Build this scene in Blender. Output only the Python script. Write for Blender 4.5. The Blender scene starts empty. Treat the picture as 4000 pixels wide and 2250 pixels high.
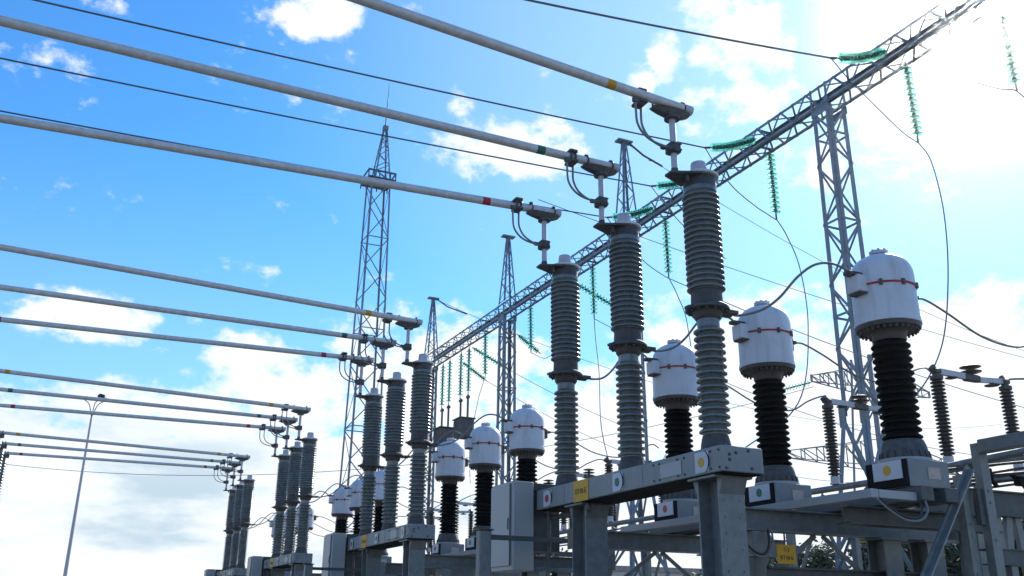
import bpy, bmesh, math, random
from mathutils import Vector, Matrix, Quaternion
random.seed(7)
V = Vector
C = bpy.context.scene.collection
sc = bpy.context.scene

# ------------------------------------------------------------------ camera
FW = V((0.396198, 0.855374, 0.333708)); RT = V((0.905978, -0.423225, 0.009195)); UP = V((-0.149099, -0.298689, 0.942631))
cam = bpy.data.cameras.new('camera'); cam.sensor_width = 36.0; cam.lens = 36.0 * 3659.75 / 4000.0
cam.clip_start = 0.05; cam.clip_end = 6000
co = bpy.data.objects.new('camera', cam); C.objects.link(co)
m = Matrix((RT, UP, -FW)).transposed().to_4x4(); m.translation = V((0, 0, 1.65)); co.matrix_world = m
sc.camera = co

# ------------------------------------------------------------------ light and exposure
SUN_AZ, SUN_EL = 54.85, 32.4
d = V((math.sin(math.radians(SUN_AZ)) * math.cos(math.radians(SUN_EL)), math.cos(math.radians(SUN_AZ)) * math.cos(math.radians(SUN_EL)), math.sin(math.radians(SUN_EL))))
sl = bpy.data.lights.new('sun', 'SUN'); sl.energy = 4.0; sl.angle = math.radians(0.5); sl.color = (1.0, 0.95, 0.87)
so = bpy.data.objects.new('sun', sl); C.objects.link(so); so.rotation_euler = d.to_track_quat('Z', 'Y').to_euler(); so.location = (30, 20, 40)
sc.view_settings.view_transform = 'Standard'; sc.view_settings.look = 'None'; sc.view_settings.gamma = 1.0
sc.view_settings.use_curve_mapping = False
sc.view_settings.exposure = 0.75
SKY_STRENGTH = 0.10
GLARE_DENSITY, GLARE_G = 0.00042, 0.968

# ------------------------------------------------------------------ sky: Nishita with clouds at fixed compass directions
def build_world():
    w = bpy.data.worlds.new('World'); sc.world = w; w.use_nodes = True
    nt = w.node_tree; N = nt.nodes; L = nt.links; N.clear()
    out = N.new('ShaderNodeOutputWorld'); bg = N.new('ShaderNodeBackground'); bg.inputs['Strength'].default_value = SKY_STRENGTH
    L.new(bg.outputs[0], out.inputs['Surface'])
    sky = N.new('ShaderNodeTexSky'); sky.sky_type = 'NISHITA'; sky.sun_disc = False
    sky.sun_elevation = math.radians(SUN_EL); sky.sun_rotation = math.radians(SUN_AZ)
    sky.air_density = 1.0; sky.dust_density = 0.3; sky.ozone_density = 2.2
    tc = N.new('ShaderNodeTexCoord'); D = tc.outputs['Generated']
    def val(x, sock):
        if isinstance(x, (int, float)): sock.default_value = x
        else: L.new(x, sock)
    def M(op, a, b=0.0, c=None, clamp=False):
        n = N.new('ShaderNodeMath'); n.operation = op; n.use_clamp = clamp
        val(a, n.inputs[0]); val(b, n.inputs[1])
        if c is not None: val(c, n.inputs[2])
        return n.outputs[0]
    def dot(vec):
        n = N.new('ShaderNodeVectorMath'); n.operation = 'DOT_PRODUCT'; L.new(D, n.inputs[0]); n.inputs[1].default_value = vec
        return n.outputs['Value']
    def smooth(x, lo, hi):
        n = N.new('ShaderNodeMapRange'); n.interpolation_type = 'SMOOTHSTEP'; n.clamp = True
        L.new(x, n.inputs[0]); n.inputs[1].default_value = lo; n.inputs[2].default_value = hi
        return n.outputs[0]
    def noise(scale, detail, rough, stretch=(1, 1, 1), off=(0, 0, 0)):
        mp = N.new('ShaderNodeMapping'); L.new(D, mp.inputs[0]); mp.inputs['Scale'].default_value = stretch; mp.inputs['Location'].default_value = off
        n = N.new('ShaderNodeTexNoise'); L.new(mp.outputs[0], n.inputs['Vector']); n.inputs['Scale'].default_value = scale
        n.inputs['Detail'].default_value = detail; n.inputs['Roughness'].default_value = rough
        return n.outputs['Fac']
    def direc(az, el):
        az, el = math.radians(az), math.radians(el)
        return V((math.sin(az) * math.cos(el), math.cos(az) * math.cos(el), math.sin(el)))
    total = None
    for az, el, a, b, s in CLOUDS:
        c = direc(az, el); r = c.cross(V((0, 0, 1))).normalized(); u = r.cross(c).normalized()
        x = M('DIVIDE', dot(r), math.tan(math.radians(a)) * 1.6); y = M('DIVIDE', dot(u), math.tan(math.radians(b)) * 1.6)
        q = M('ADD', M('MULTIPLY', x, x), M('MULTIPLY', y, y))
        f = M('MULTIPLY', M('SUBTRACT', 1.0, q, clamp=True), s)
        f = M('MULTIPLY', f, M('GREATER_THAN', dot(c), 0.2))
        total = f if total is None else M('MAXIMUM', total, f)
    el = dot((0, 0, 1))
    bank = smooth(el, math.sin(math.radians(14.0)), math.sin(math.radians(7.5)))
    total = M('MAXIMUM', total, M('MULTIPLY', bank, 1.25))
    n1 = noise(9.0, 9.0, 0.62, (1, 1, 1.7)); n2 = noise(4.5, 8.0, 0.6, (1, 1, 3.6), (3.1, 1.7, 0.4)); n3 = noise(34.0, 6.0, 0.6, (1, 1, 1.4), (1.3, 2.9, 0.8))
    dens = M('ADD', total, M('ADD', M('MULTIPLY', M('SUBTRACT', n1, 0.5), 2.3), M('MULTIPLY', M('SUBTRACT', n3, 0.5), 1.7)))
    # nothing where no cloud is placed: the far side of the sky gets only the noise clouds
    wide = smooth(noise(3.2, 8.0, 0.6, (1, 1, 2.2), (7.7, 2.2, 5.1)), 0.58, 0.72)
    back = M('LESS_THAN', dot((0.3960, 0.9182, 0.0)), 0.45)
    dens = M('MAXIMUM', dens, M('MULTIPLY', M('MULTIPLY', wide, back), 1.4))
    mask = smooth(dens, 0.30, 0.88)
    # thin bright veil round the sun
    sd = dot(tuple(direc(SUN_AZ, SUN_EL)))
    veil = M('MULTIPLY', M('POWER', smooth(sd, math.cos(math.radians(44)), math.cos(math.radians(8))), 1.35), 0.5)
    veil = M('MAXIMUM', veil, M('MULTIPLY', smooth(el, 0.47, 0.08), 0.42))
    glare = smooth(sd, math.cos(math.radians(9)), math.cos(math.radians(2.5)))
    mask = M('MAXIMUM', mask, glare)
    # cloud body: white, grey blue where the noise says the cloud is thick and low
    g = M('MULTIPLY', smooth(n2, 0.47, 0.66), smooth(el, 0.25, 0.10))
    g = M('MULTIPLY', g, M('SUBTRACT', 1.0, smooth(sd, 0.76, 0.95)))
    cm = N.new('ShaderNodeMix'); cm.data_type = 'RGBA'; L.new(g, cm.inputs[0])
    cm.inputs[6].default_value = (6.2, 6.5, 6.7, 1); cm.inputs[7].default_value = (3.3, 4.3, 5.0, 1)
    hs = N.new('ShaderNodeMix'); hs.data_type = 'RGBA'; hs.blend_type = 'MULTIPLY'; hs.inputs[0].default_value = 1.0
    hs.inputs[7].default_value = (*SKY_TINT, 1)
    L.new(sky.outputs[0], hs.inputs[6])
    vm = N.new('ShaderNodeMix'); vm.data_type = 'RGBA'; L.new(veil, vm.inputs[0]); L.new(hs.outputs[2], vm.inputs[6]); vm.inputs[7].default_value = (3.75, 5.15, 6.1, 1)
    fm = N.new('ShaderNodeMix'); fm.data_type = 'RGBA'; L.new(mask, fm.inputs[0])
    L.new(vm.outputs[2], fm.inputs[6]); L.new(cm.outputs[2], fm.inputs[7])
    L.new(fm.outputs[2], bg.inputs['Color'])
SKY_TINT = (0.40, 0.97, 1.42)
CLOUDS = [
    (-1.1, 15.8, 3.0, 1.3, 1.00), (8.6, 14.2, 2.0, 1.6, 1.00), (23.9, 28.0, 4.7, 1.7, 1.00), (21.2, 30.0, 0.9, 1.4, 0.80),
    (27.4, 28.9, 1.9, 1.3, 0.80), (11.1, 34.8, 1.7, 1.2, 0.90), (18.0, 35.9, 0.9, 0.7, 0.80), (-2.7, 33.0, 1.7, 0.5, 0.70),
    (41.3, 33.4, 2.6, 2.0, 0.80), (35.3, 33.5, 0.9, 1.4, 0.70), (40.6, 29.7, 3.4, 1.3, 0.85), (46.5, 26.3, 5.4, 1.8, 0.80),
    (38.9, 35.4, 1.9, 0.8, 0.70), (43.0, 11.0, 17.2, 5.6, 1.20), (20.9, 13.6, 6.6, 3.6, 1.10), (12.4, 12.3, 5.2, 2.3, 1.10),
    (5.2, 10.5, 6.6, 2.3, 1.00), (33.6, 31.4, 0.9, 1.4, 0.60)]
build_world()

# ------------------------------------------------------------------ materials
def mat(name, col, rough=0.5, metal=0.0, var=0.25, scale=6.0, bump=0.0, streak=0.0, streak_col=(0.2, 0.2, 0.19), coat=0.0, spec=0.5):
    mt = bpy.data.materials.new(name); mt.use_nodes = True
    nt = mt.node_tree; N = nt.nodes; L = nt.links; b = N['Principled BSDF']
    b.inputs['Roughness'].default_value = rough; b.inputs['Metallic'].default_value = metal
    b.inputs['Coat Weight'].default_value = coat; b.inputs['Specular IOR Level'].default_value = spec
    tc = N.new('ShaderNodeTexCoord')
    n = N.new('ShaderNodeTexNoise'); n.inputs['Scale'].default_value = scale; n.inputs['Detail'].default_value = 7; n.inputs['Roughness'].default_value = 0.65
    oi = N.new('ShaderNodeObjectInfo'); vo = N.new('ShaderNodeVectorMath'); vo.operation = 'MULTIPLY_ADD'   # every copy gets its own mottling
    L.new(oi.outputs['Random'], vo.inputs[0]); vo.inputs[1].default_value = (31.0, 17.0, 23.0); L.new(tc.outputs['Object'], vo.inputs[2]); P = vo.outputs[0]
    L.new(P, n.inputs['Vector'])
    mr = N.new('ShaderNodeMapRange'); L.new(n.outputs['Fac'], mr.inputs[0]); mr.inputs[1].default_value = 0.3; mr.inputs[2].default_value = 0.7
    mr.inputs[3].default_value = 1 - var; mr.inputs[4].default_value = 1 + var
    mx = N.new('ShaderNodeMix'); mx.data_type = 'RGBA'; mx.blend_type = 'MULTIPLY'; mx.inputs[0].default_value = 1.0
    mx.inputs[6].default_value = (*col, 1); L.new(mr.outputs[0], mx.inputs[7])
    colour = mx.outputs[2]
    if streak:
        mp = N.new('ShaderNodeMapping'); mp.inputs['Scale'].default_value = (7, 7, 1.1); L.new(P, mp.inputs[0])
        s = N.new('ShaderNodeTexNoise'); s.inputs['Scale'].default_value = 1.3; s.inputs['Detail'].default_value = 5; L.new(mp.outputs[0], s.inputs['Vector'])
        r = N.new('ShaderNodeMapRange'); L.new(s.outputs['Fac'], r.inputs[0]); r.inputs[1].default_value = 0.48; r.inputs[2].default_value = 0.75; r.inputs[4].default_value = streak
        m2 = N.new('ShaderNodeMix'); m2.data_type = 'RGBA'; L.new(r.outputs[0], m2.inputs[0]); L.new(colour, m2.inputs[6]); m2.inputs[7].default_value = (*streak_col, 1)
        colour = m2.outputs[2]
    L.new(colour, b.inputs['Base Color'])
    rr = N.new('ShaderNodeMapRange'); L.new(n.outputs['Fac'], rr.inputs[0]); rr.inputs[3].default_value = max(0.05, rough - 0.12); rr.inputs[4].default_value = min(1, rough + 0.12)
    L.new(rr.outputs[0], b.inputs['Roughness'])
    if bump:
        bp = N.new('ShaderNodeBump'); bp.inputs['Strength'].default_value = bump; bp.inputs['Distance'].default_value = 0.01
        L.new(n.outputs['Fac'], bp.inputs['Height']); L.new(bp.outputs[0], b.inputs['Normal'])
    return mt
M_STEEL = mat('galvanized_steel', (0.185, 0.205, 0.205), 0.5, 0.35, 0.22, 9, 0.1)
M_STEEL_D = mat('weathered_steel', (0.082, 0.094, 0.098), 0.55, 0.3, 0.3, 7, 0.15, 0.35, (0.12, 0.12, 0.12))
M_LATT = mat('lattice_steel', (0.19, 0.225, 0.255), 0.5, 0.4, 0.22, 5)
M_ALU = mat('aluminium', (0.62, 0.615, 0.60), 0.5, 0.15, 0.16, 11, 0.06)
M_POST = mat('pale_aluminium', (0.50, 0.49, 0.52), 0.45, 0.2, 0.12, 14)
M_CAST = mat('cast_fitting', (0.095, 0.092, 0.085), 0.6, 0.35, 0.4, 18, 0.3)
M_COLLAR = mat('grey_collar', (0.070, 0.060, 0.055), 0.55, 0.1, 0.3, 14, 0.2)
M_PORC = mat('grey_porcelain', (0.14, 0.157, 0.152), 0.28, 0.0, 0.22, 4, 0, 0.5, (0.075, 0.078, 0.075), coat=0.4)
M_PORC_B = mat('black_porcelain', (0.004, 0.0035, 0.0035), 0.6, 0.0, 0.2, 6, spec=0.12)
M_PORC_R = mat('brown_porcelain', (0.06, 0.045, 0.042), 0.35, 0.0, 0.2, 8)
M_WHITE = mat('white_paint', (0.60, 0.62, 0.66), 0.4, 0.0, 0.09, 3, 0.03, 0.55, (0.37, 0.38, 0.38))
M_GREY_P = mat('grey_paint', (0.225, 0.245, 0.25), 0.5, 0.1, 0.12, 6, 0.05, 0.3, (0.28, 0.29, 0.29))
M_CAB = mat('pale_grey_paint', (0.36, 0.38, 0.38), 0.45, 0.0, 0.06, 4, 0.03, 0.2, (0.4, 0.4, 0.38))
M_BLACK = mat('black_cover_and_shade', (0.009, 0.010, 0.012), 0.75, 0, 0.2, 8, spec=0.15)
M_RED = mat('red_paint', (0.42, 0.025, 0.02), 0.45, 0, 0.2, 12)
M_YEL = mat('yellow_paint', (0.62, 0.33, 0.010), 0.5, 0, 0.12, 12)
M_GRN = mat('green_paint', (0.006, 0.16, 0.10), 0.5, 0, 0.15, 12)
M_PLATE = mat('white_plate', (0.55,0.56,0.60), 0.5, 0, 0.06, 10)
M_TAN = mat('faded_label', (0.52, 0.42, 0.36), 0.55, 0, 0.2, 26)
M_INK = mat('sign_ink', (0.02, 0.02, 0.02), 0.6, 0, 0.1, 10)
M_WIRE = mat('conductor', (0.13, 0.14, 0.16), 0.5, 0.4, 0.2, 20)
M_CABLE = mat('grey_cable', (0.22, 0.22, 0.21), 0.55, 0.3, 0.2, 20)
M_BLK_CABLE = mat('black_cable', (0.03, 0.03, 0.032), 0.5, 0, 0.2, 20)
M_TRAP = mat('trap_box', (0.10, 0.092, 0.088), 0.7, 0.0, 0.3, 6, 0.2)
M_GRAVEL = mat('gravel', (0.11, 0.11, 0.10), 0.95, 0, 0.45, 3.0, 0.6)
M_WALL = mat('white_render', (0.62, 0.60, 0.55), 0.8, 0, 0.1, 2)
M_ROOF = mat('roof_sheet', (0.35, 0.31, 0.27), 0.7, 0, 0.2, 3)
M_BARK = mat('bark', (0.10, 0.08, 0.06), 0.9, 0, 0.3, 8)
M_LAMP = mat('lamp_black', (0.03, 0.03, 0.04), 0.4, 0.2, 0.2, 8)
def glass_mat():
    mt = bpy.data.materials.new('green_glass'); mt.use_nodes = True
    nt = mt.node_tree; b = nt.nodes['Principled BSDF']; out = nt.nodes['Material Output']
    n = nt.nodes.new('ShaderNodeTexNoise'); n.inputs['Scale'].default_value = 9
    r = nt.nodes.new('ShaderNodeMapRange'); nt.links.new(n.outputs['Fac'], r.inputs[0]); r.inputs[3].default_value = 0.05; r.inputs[4].default_value = 0.2
    nt.links.new(r.outputs[0], b.inputs['Roughness'])
    b.inputs['Base Color'].default_value = (0.48, 0.90, 0.78, 1); b.inputs['IOR'].default_value = 1.35
    b.inputs['Transmission Weight'].default_value = 0.95
    tr = nt.nodes.new('ShaderNodeBsdfTranslucent'); tr.inputs['Color'].default_value = (0.09, 0.58, 0.40, 1)
    mx = nt.nodes.new('ShaderNodeMixShader'); mx.inputs[0].default_value = 0.25
    nt.links.new(b.outputs[0], mx.inputs[1]); nt.links.new(tr.outputs[0], mx.inputs[2]); nt.links.new(mx.outputs[0], out.inputs['Surface'])
    return mt
M_GLASS = glass_mat()
def leaf_mat():
    mt = mat('leaves', (0.05, 0.075, 0.025), 0.6, 0, 0.5, 1.3)
    b = mt.node_tree.nodes['Principled BSDF']; b.inputs['Transmission Weight'].default_value = 0.0
    return mt
M_LEAF = leaf_mat()

# ------------------------------------------------------------------ mesh helpers
class MB:
    def __init__(s): s.v = []; s.f = []
    def add(s, vs, fs):
        o = len(s.v); s.v += [tuple(v) for v in vs]; s.f += [tuple(i + o for i in f) for f in fs]; return s
    def box(s, x0, x1, y0, y1, z0, z1):
        return s.add([(x0, y0, z0), (x1, y0, z0), (x1, y1, z0), (x0, y1, z0), (x0, y0, z1), (x1, y0, z1), (x1, y1, z1), (x0, y1, z1)],
                     [(0, 3, 2, 1), (4, 5, 6, 7), (0, 1, 5, 4), (1, 2, 6, 5), (2, 3, 7, 6), (3, 0, 4, 7)])
    def rbox(s, x0, x1, y0, y1, z0, z1, r=0.02):      # box with its vertical and top edges chamfered
        ring = [(x0 + r, y0), (x1 - r, y0), (x1, y0 + r), (x1, y1 - r), (x1 - r, y1), (x0 + r, y1), (x0, y1 - r), (x0, y0 + r)]
        cx, cy = (x0 + x1) / 2, (y0 + y1) / 2
        def sh(p, k): return (p[0] - k * (1 if p[0] > cx else -1), p[1] - k * (1 if p[1] > cy else -1))
        L = [[(*sh(p, r * .6), z0) for p in ring], [(*p, z0 + r * .6) for p in ring], [(*p, z1 - r * .6) for p in ring], [(*sh(p, r * .6), z1) for p in ring]]
        vs = [v for l in L for v in l]; fs = [tuple(range(7, -1, -1)), tuple(range(24, 32))]
        for l in range(3):
            for i in range(8): fs.append((l * 8 + i, l * 8 + (i + 1) % 8, l * 8 + 8 + (i + 1) % 8, l * 8 + 8 + i))
        return s.add(vs, fs)
    def bar(s, p, q, w, h=None, up=V((0, 0, 1))):
        p, q = V(p), V(q); h = h or w; dr = (q - p)
        if dr.length < 1e-6: return s
        dr.normalize(); side = dr.cross(up)
        if side.length < 1e-3: side = dr.cross(V((1, 0, 0)))
        side.normalize(); u = side.cross(dr)
        vs = [c + side * (a * w / 2) + u * (b * h / 2) for c in (p, q) for a, b in ((-1, -1), (1, -1), (1, 1), (-1, 1))]
        return s.add(vs, [(0, 1, 2, 3), (7, 6, 5, 4), (0, 4, 5, 1), (1, 5, 6, 2), (2, 6, 7, 3), (3, 7, 4, 0)])
    def angle(s, p, q, w, ax, ay, t=0.012):            # rolled angle section: two thin legs along ax and ay
        p, q = V(p), V(q); ax = V(ax); ay = V(ay)
        for a, b in ((ax, ay), (ay, ax)):
            vs = [c + a * k * w + b * l * t for c in (p, q) for k, l in ((0, 0), (1, 0), (1, 1), (0, 1))]
            s.add(vs, [(0, 1, 2, 3), (7, 6, 5, 4), (0, 4, 5, 1), (1, 5, 6, 2), (2, 6, 7, 3), (3, 7, 4, 0)])
        return s
    def tube(s, pts, r, n=10, r2=None):
        pts = [V(p) for p in pts]; k = len(pts); rings = []
        t0 = (pts[1] - pts[0]).normalized(); u = t0.cross(V((0, 0, 1)))
        if u.length < 1e-3: u = t0.cross(V((1, 0, 0)))
        u.normalize()
        for i, p in enumerate(pts):
            t = (pts[min(i + 1, k - 1)] - pts[max(i - 1, 0)]).normalized()
            u = (u - t * u.dot(t)).normalized(); w = t.cross(u); rr = r if r2 is None else r + (r2 - r) * i / (k - 1)
            rings.append([p + (u * math.cos(2 * math.pi * j / n) + w * math.sin(2 * math.pi * j / n)) * rr for j in range(n)])
        vs = [v for g in rings for v in g]
        fs = [(i * n + j, i * n + (j + 1) % n, (i + 1) * n + (j + 1) % n, (i + 1) * n + j) for i in range(k - 1) for j in range(n)]
        fs += [tuple(range(n - 1, -1, -1)), tuple(range((k - 1) * n, k * n))]
        return s.add(vs, fs)
    def lathe(s, c, prof, n=28, axis=V((0, 0, 1))):
        c = V(c); axis = V(axis).normalized(); u = axis.cross(V((0, 1, 0)))
        if u.length < 1e-3: u = axis.cross(V((1, 0, 0)))
        u.normalize(); w = axis.cross(u); vs = []; fs = []
        for r, z in prof:
            for j in range(n):
                a = 2 * math.pi * j / n; vs.append(c + axis * z + (u * math.cos(a) + w * math.sin(a)) * max(r, 1e-4))
        for i in range(len(prof) - 1):
            for j in range(n): fs.append((i * n + j, i * n + (j + 1) % n, (i + 1) * n + (j + 1) % n, (i + 1) * n + j))
        fs += [tuple(range(n - 1, -1, -1)), tuple(range((len(prof) - 1) * n, len(prof) * n))]
        return s.add(vs, fs)
    def torus(s, c, R, r, n=36, k=8, axis=V((0, 0, 1))):
        c = V(c); axis = V(axis).normalized(); u = axis.cross(V((0, 1, 0)))
        if u.length < 1e-3: u = axis.cross(V((1, 0, 0)))
        u.normalize(); w = axis.cross(u); vs = []; fs = []
        for i in range(n):
            a = 2 * math.pi * i / n; e = u * math.cos(a) + w * math.sin(a)
            for j in range(k):
                b = 2 * math.pi * j / k; vs.append(c + e * (R + r * math.cos(b)) + axis * (r * math.sin(b)))
        for i in range(n):
            for j in range(k): fs.append((i * k + j, ((i + 1) % n) * k + j, ((i + 1) % n) * k + (j + 1) % k, i * k + (j + 1) % k))
        return s.add(vs, fs)
    def build(s, name, mt, parent=None, loc=None, smooth=False):
        """link as ONE mesh object; vertices are given in world space and stored relative to the parent (or to loc)"""
        root = parent
        while root is not None and root.parent is not None: root = root.parent
        o = V(root.location) if root is not None else V(loc if loc is not None else (0, 0, 0))
        me = bpy.data.meshes.new(name); me.from_pydata([tuple(V(v) - o) for v in s.v], [], s.f); me.materials.append(mt)
        bm = bmesh.new(); bm.from_mesh(me); bmesh.ops.recalc_face_normals(bm, faces=bm.faces)
        if smooth:
            for f in bm.faces: f.smooth = True
            for e in bm.edges:
                if len(e.link_faces) == 2 and e.calc_face_angle(0) > 0.75: e.smooth = False
        bm.to_mesh(me); bm.free()
        ob = bpy.data.objects.new(name, me); C.objects.link(ob)
        if parent is not None: ob.parent = parent
        else: ob.location = o
        return ob
def tag(o, label=None, cat=None, group=None, kind=None):
    for k, v in (('label', label), ('category', cat), ('group', group), ('kind', kind)):
        if v: o[k] = v
    return o
def thing(name, loc, label, cat, group=None):
    o = bpy.data.objects.new(name, None); C.objects.link(o); o.location = loc; o.empty_display_size = 0.2
    return tag(o, label, cat, group)
def copy_tree(o, parent=None):
    c = o.copy(); C.objects.link(c)
    if parent is not None: c.parent = parent
    for ch in list(o.children): copy_tree(ch, c)
    return c
def again(o, off, label):
    c = copy_tree(o); c.location = V(o.location) + V(off); c['label'] = label; return c
def spline(pts, n=24):
    """Catmull-Rom through the points"""
    P = [V(p) for p in pts]; P = [P[0] * 2 - P[1]] + P + [P[-1] * 2 - P[-2]]; out = []
    for i in range(1, len(P) - 2):
        a, b, c, e = P[i - 1:i + 3]
        for k in range(n):
            t = k / n; out.append(0.5 * ((2 * b) + (c - a) * t + (2 * a - 5 * b + 4 * c - e) * t * t + (3 * b - a - 3 * c + e) * t ** 3))
    out.append(P[-2]); return out
def sag(p, q, s, n=24):
    p, q = V(p), V(q); return [p.lerp(q, i / n) - V((0, 0, 4 * s * (i / n) * (1 - i / n))) for i in range(n + 1)]
def sheds(z0, z1, n, ro, ri):
    """profile of a ribbed insulator between two heights"""
    pr = [(ri, z0)]; p = (z1 - z0) / n
    for i in range(n):
        b = z0 + i * p
        pr += [(ri, b + p * .16), (ro * .965, b + p * .22), (ro * .992, b + p * .26), (ro, b + p * .36), (ro * .99, b + p * .48), (ri * 1.04, b + p * .86)]
    return pr + [(ri, z1)]

# ------------------------------------------------------------------ ground
g = MB(); S = 300
g.add([(-S, -S, 0), (S, -S, 0), (S, S, 0), (-S, S, 0)], [(0, 1, 2, 3)])
tag(g.build('ground', M_GRAVEL), 'grey gravel ground of the substation yard', 'ground', None, 'structure')

# ------------------------------------------------------------------ bays
DY = [0.0, 9.08, 18.28, 27.53]
BAY = ['nearest', 'second', 'third', 'farthest']
PH = ['yellow', 'green', 'red']; PHM = [M_YEL, M_GRN, M_RED]
PX, PY0, PITCH, BZ = 5.86, 7.745, 1.60, 3.256
PXC = 5.8905

def text_mesh(txt, size, mtx, mt, name, parent):
    cu = bpy.data.curves.new('lettering', 'FONT'); cu.body = txt; cu.size = size; cu.align_x = 'CENTER'; cu.align_y = 'CENTER'; cu.extrude = 0.001
    to = bpy.data.objects.new('lettering', cu); C.objects.link(to)
    bpy.context.view_layer.update()
    me = bpy.data.meshes.new_from_object(to.evaluated_get(bpy.context.evaluated_depsgraph_get())); bpy.data.objects.remove(to)
    root = parent
    while root.parent is not None: root = root.parent
    me.transform(Matrix.Translation(-V(root.location)) @ mtx); me.materials.clear(); me.materials.append(mt)
    o = bpy.data.objects.new(name, me); C.objects.link(o); o.parent = parent; return o
FACE_MX = Matrix(((0, 0, -1, 0), (-1, 0, 0, 0), (0, 1, 0, 0), (0, 0, 0, 1)))   # text on a face looking towards -X
FACE_MY = Matrix(((1, 0, 0, 0), (0, 0, -1, 0), (0, 1, 0, 0), (0, 0, 0, 1)))    # text on a face looking towards -Y

# ---- breaker frame: beam on two legs, drive cabinet, phase plates, yellow sign
def make_frame():
    t = thing('breaker_stand', (PX, 9.3, 0), 'wide steel beam with mechanism cabinet carrying the nearest three grey breaker poles', 'breaker frame', 'breaker frames in a row')
    x0, x1, y0, y1, z0, z1 = 5.60, 6.11, 7.30, 11.26, 2.995, 3.256
    b = MB(); b.rbox(x0, x1, y0, y1, z0 + .012, z1, .012)
    for y in (7.62, 9.1, 10.9): b.box(x0 - .004, x0 + .001, y - .42, y - .41, z0 + .03, z1 - .01)   # cover joints
    beam = b.build('beam', M_GREY_P, t)
    for y in (7.33, 7.46, 7.9, 8.02, 8.35, 8.46):
        for z in (z0 + .05, z1 - .045): MB().lathe((x0 - .001, y, z), [(.012, 0), (.012, .009), (.006, .012)], 8, V((-1, 0, 0))).build('bolt', M_CAST, beam)
    for x, z in ((5.70, 3.17), (5.70, 3.12), (5.78, 3.19), (5.93, 3.22), (5.96, 3.05), (5.66, 3.04)):
        MB().lathe((x, y0 - .001, z), [(.016, 0), (.016, .008), (.008, .011)], 8, V((0, -1, 0))).build('bolt', M_CAST, beam)
    u = MB(); u.box(x0 + .02, x1 - .02, y0 + .02, y1 - .02, z0, z0 + .011); u.build('shaded_underside', M_BLACK, beam)  # black sheet paints the shade under the beam
    pl = MB(); pl.box(x0 - .008, x0 - .002, 7.95, 8.33, z0 + .06, z1 - .06); pl.build('cover_plate', M_CAB, beam)
    for i, (yc, m_) in enumerate(zip((7.60, 9.19, 10.93), PHM)):
        p = MB(); p.box(x0 - .009, x0 - .003, yc - .11, yc + .11, z0 + .03, z1 - .03)
        po = p.build('phase_plate', M_PLATE, t)
        dt = MB(); dt.lathe((x0 - .0095, yc + .01, (z0 + z1) / 2), [(.048, 0), (.048, .003), (.044, .004)], 24, V((-1, 0, 0))); o = dt.build('phase_dot', m_, po)
        tag(po, 'white phase plate with a round %s dot' % PH[i])
        a = MB()
        for s in range(7):
            a0 = math.radians(-60 + s * 17); a1 = math.radians(-60 + (s + 1) * 17)
            a.bar((x0 - .011, yc - .005 - .115 * math.cos(a0), (z0 + z1) / 2 + .12 * math.sin(a0)), (x0 - .011, yc - .005 - .115 * math.cos(a1), (z0 + z1) / 2 + .12 * math.sin(a1)), .012, .004)
        a.build('arrow_mark', M_INK, po)
    s = MB(); s.box(x0 - .008, x0 - .002, 9.865, 10.225, z0 + .005, z1 - .005); so_ = s.build('sign', M_YEL, t)
    tag(so_, 'yellow sign with black lettering')
    text_mesh('ОТ10-Б', .085, Matrix.Translation((x0 - .011, 10.045, 3.115)) @ FACE_MX, M_INK, 'lettering', so_)
    for yc in (7.67, 10.30):
        l = MB()
        for s_ in (-1, 1):
            l.box(5.70, 6.00, yc + s_ * .165 - .012, yc + s_ * .165 + .012, 0.0, z0 - .001)
        l.box(5.84, 5.86, yc - .152, yc + .152, 0.0, z0 - .001)
        l.box(5.62, 6.08, yc - .22, yc + .22, z0 - .022, z0 - .002)
        for s_ in (-1, 1):                                   # gussets under the beam
            l.add([(5.70, yc + s_ * .177, 2.97), (5.70, yc + s_ * .24, 2.97), (5.70, yc + s_ * .177, 2.82), (6.0, yc + s_ * .177, 2.97), (6.0, yc + s_ * .24, 2.97), (6.0, yc + s_ * .177, 2.82)],
                  [(0, 1, 2), (3, 5, 4), (0, 3, 4, 1), (1, 4, 5, 2), (0, 2, 5, 3)])
        for z in (2.88, 2.76, 2.6, 2.45, 2.3, 2.1):
            for s_ in (-.09, .09): l.lathe((5.85 + s_, yc - .177, z), [(.010, 0), (.010, .007)], 8, V((0, -1, 0)))
        l.build('leg', M_STEEL, t)
    c = MB(); c.rbox(5.25, 5.56, 11.24, 11.92, 2.24, 3.37, .02); cb = c.build('cabinet', M_CAB, t)
    c = MB(); c.rbox(5.228, 5.249, 11.30, 11.90, 2.30, 3.34, .008); c.build('cabinet_door', M_CAB, cb)
    c = MB(); c.box(5.222, 5.2275, 11.28, 11.295, 2.3, 3.33); c.box(5.22, 5.228, 11.33, 11.35, 2.75, 2.9); c.build('hinge', M_CAST, cb)
    c = MB(); c.rbox(5.561, 6.02, 11.30, 11.86, 3.262, 3.365, .01); c.rbox(5.60, 6.0, 11.36, 11.8, 2.5, 3.26, .01); c.build('mechanism_box', M_STEEL_D, t)
    r = MB(); r.tube([(5.75, 11.30, 2.95), (5.75, 11.0, 2.9), (5.75, 10.5, 2.9)], .03); r.tube([(5.7, 11.1, 2.3), (5.7, 11.1, 2.99)], .025)
    r.lathe((5.68, 10.0, 2.93), [(.0, 0), (.05, .0), (.05, .03), (.03, .04)], 16, V((-1, 0, 0)))
    r.build('drive_rod', M_CAST, t)
    return t
LAB_FRAME = 'wide steel beam with mechanism cabinet carrying the %s three grey breaker poles'
f0 = make_frame()
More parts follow.
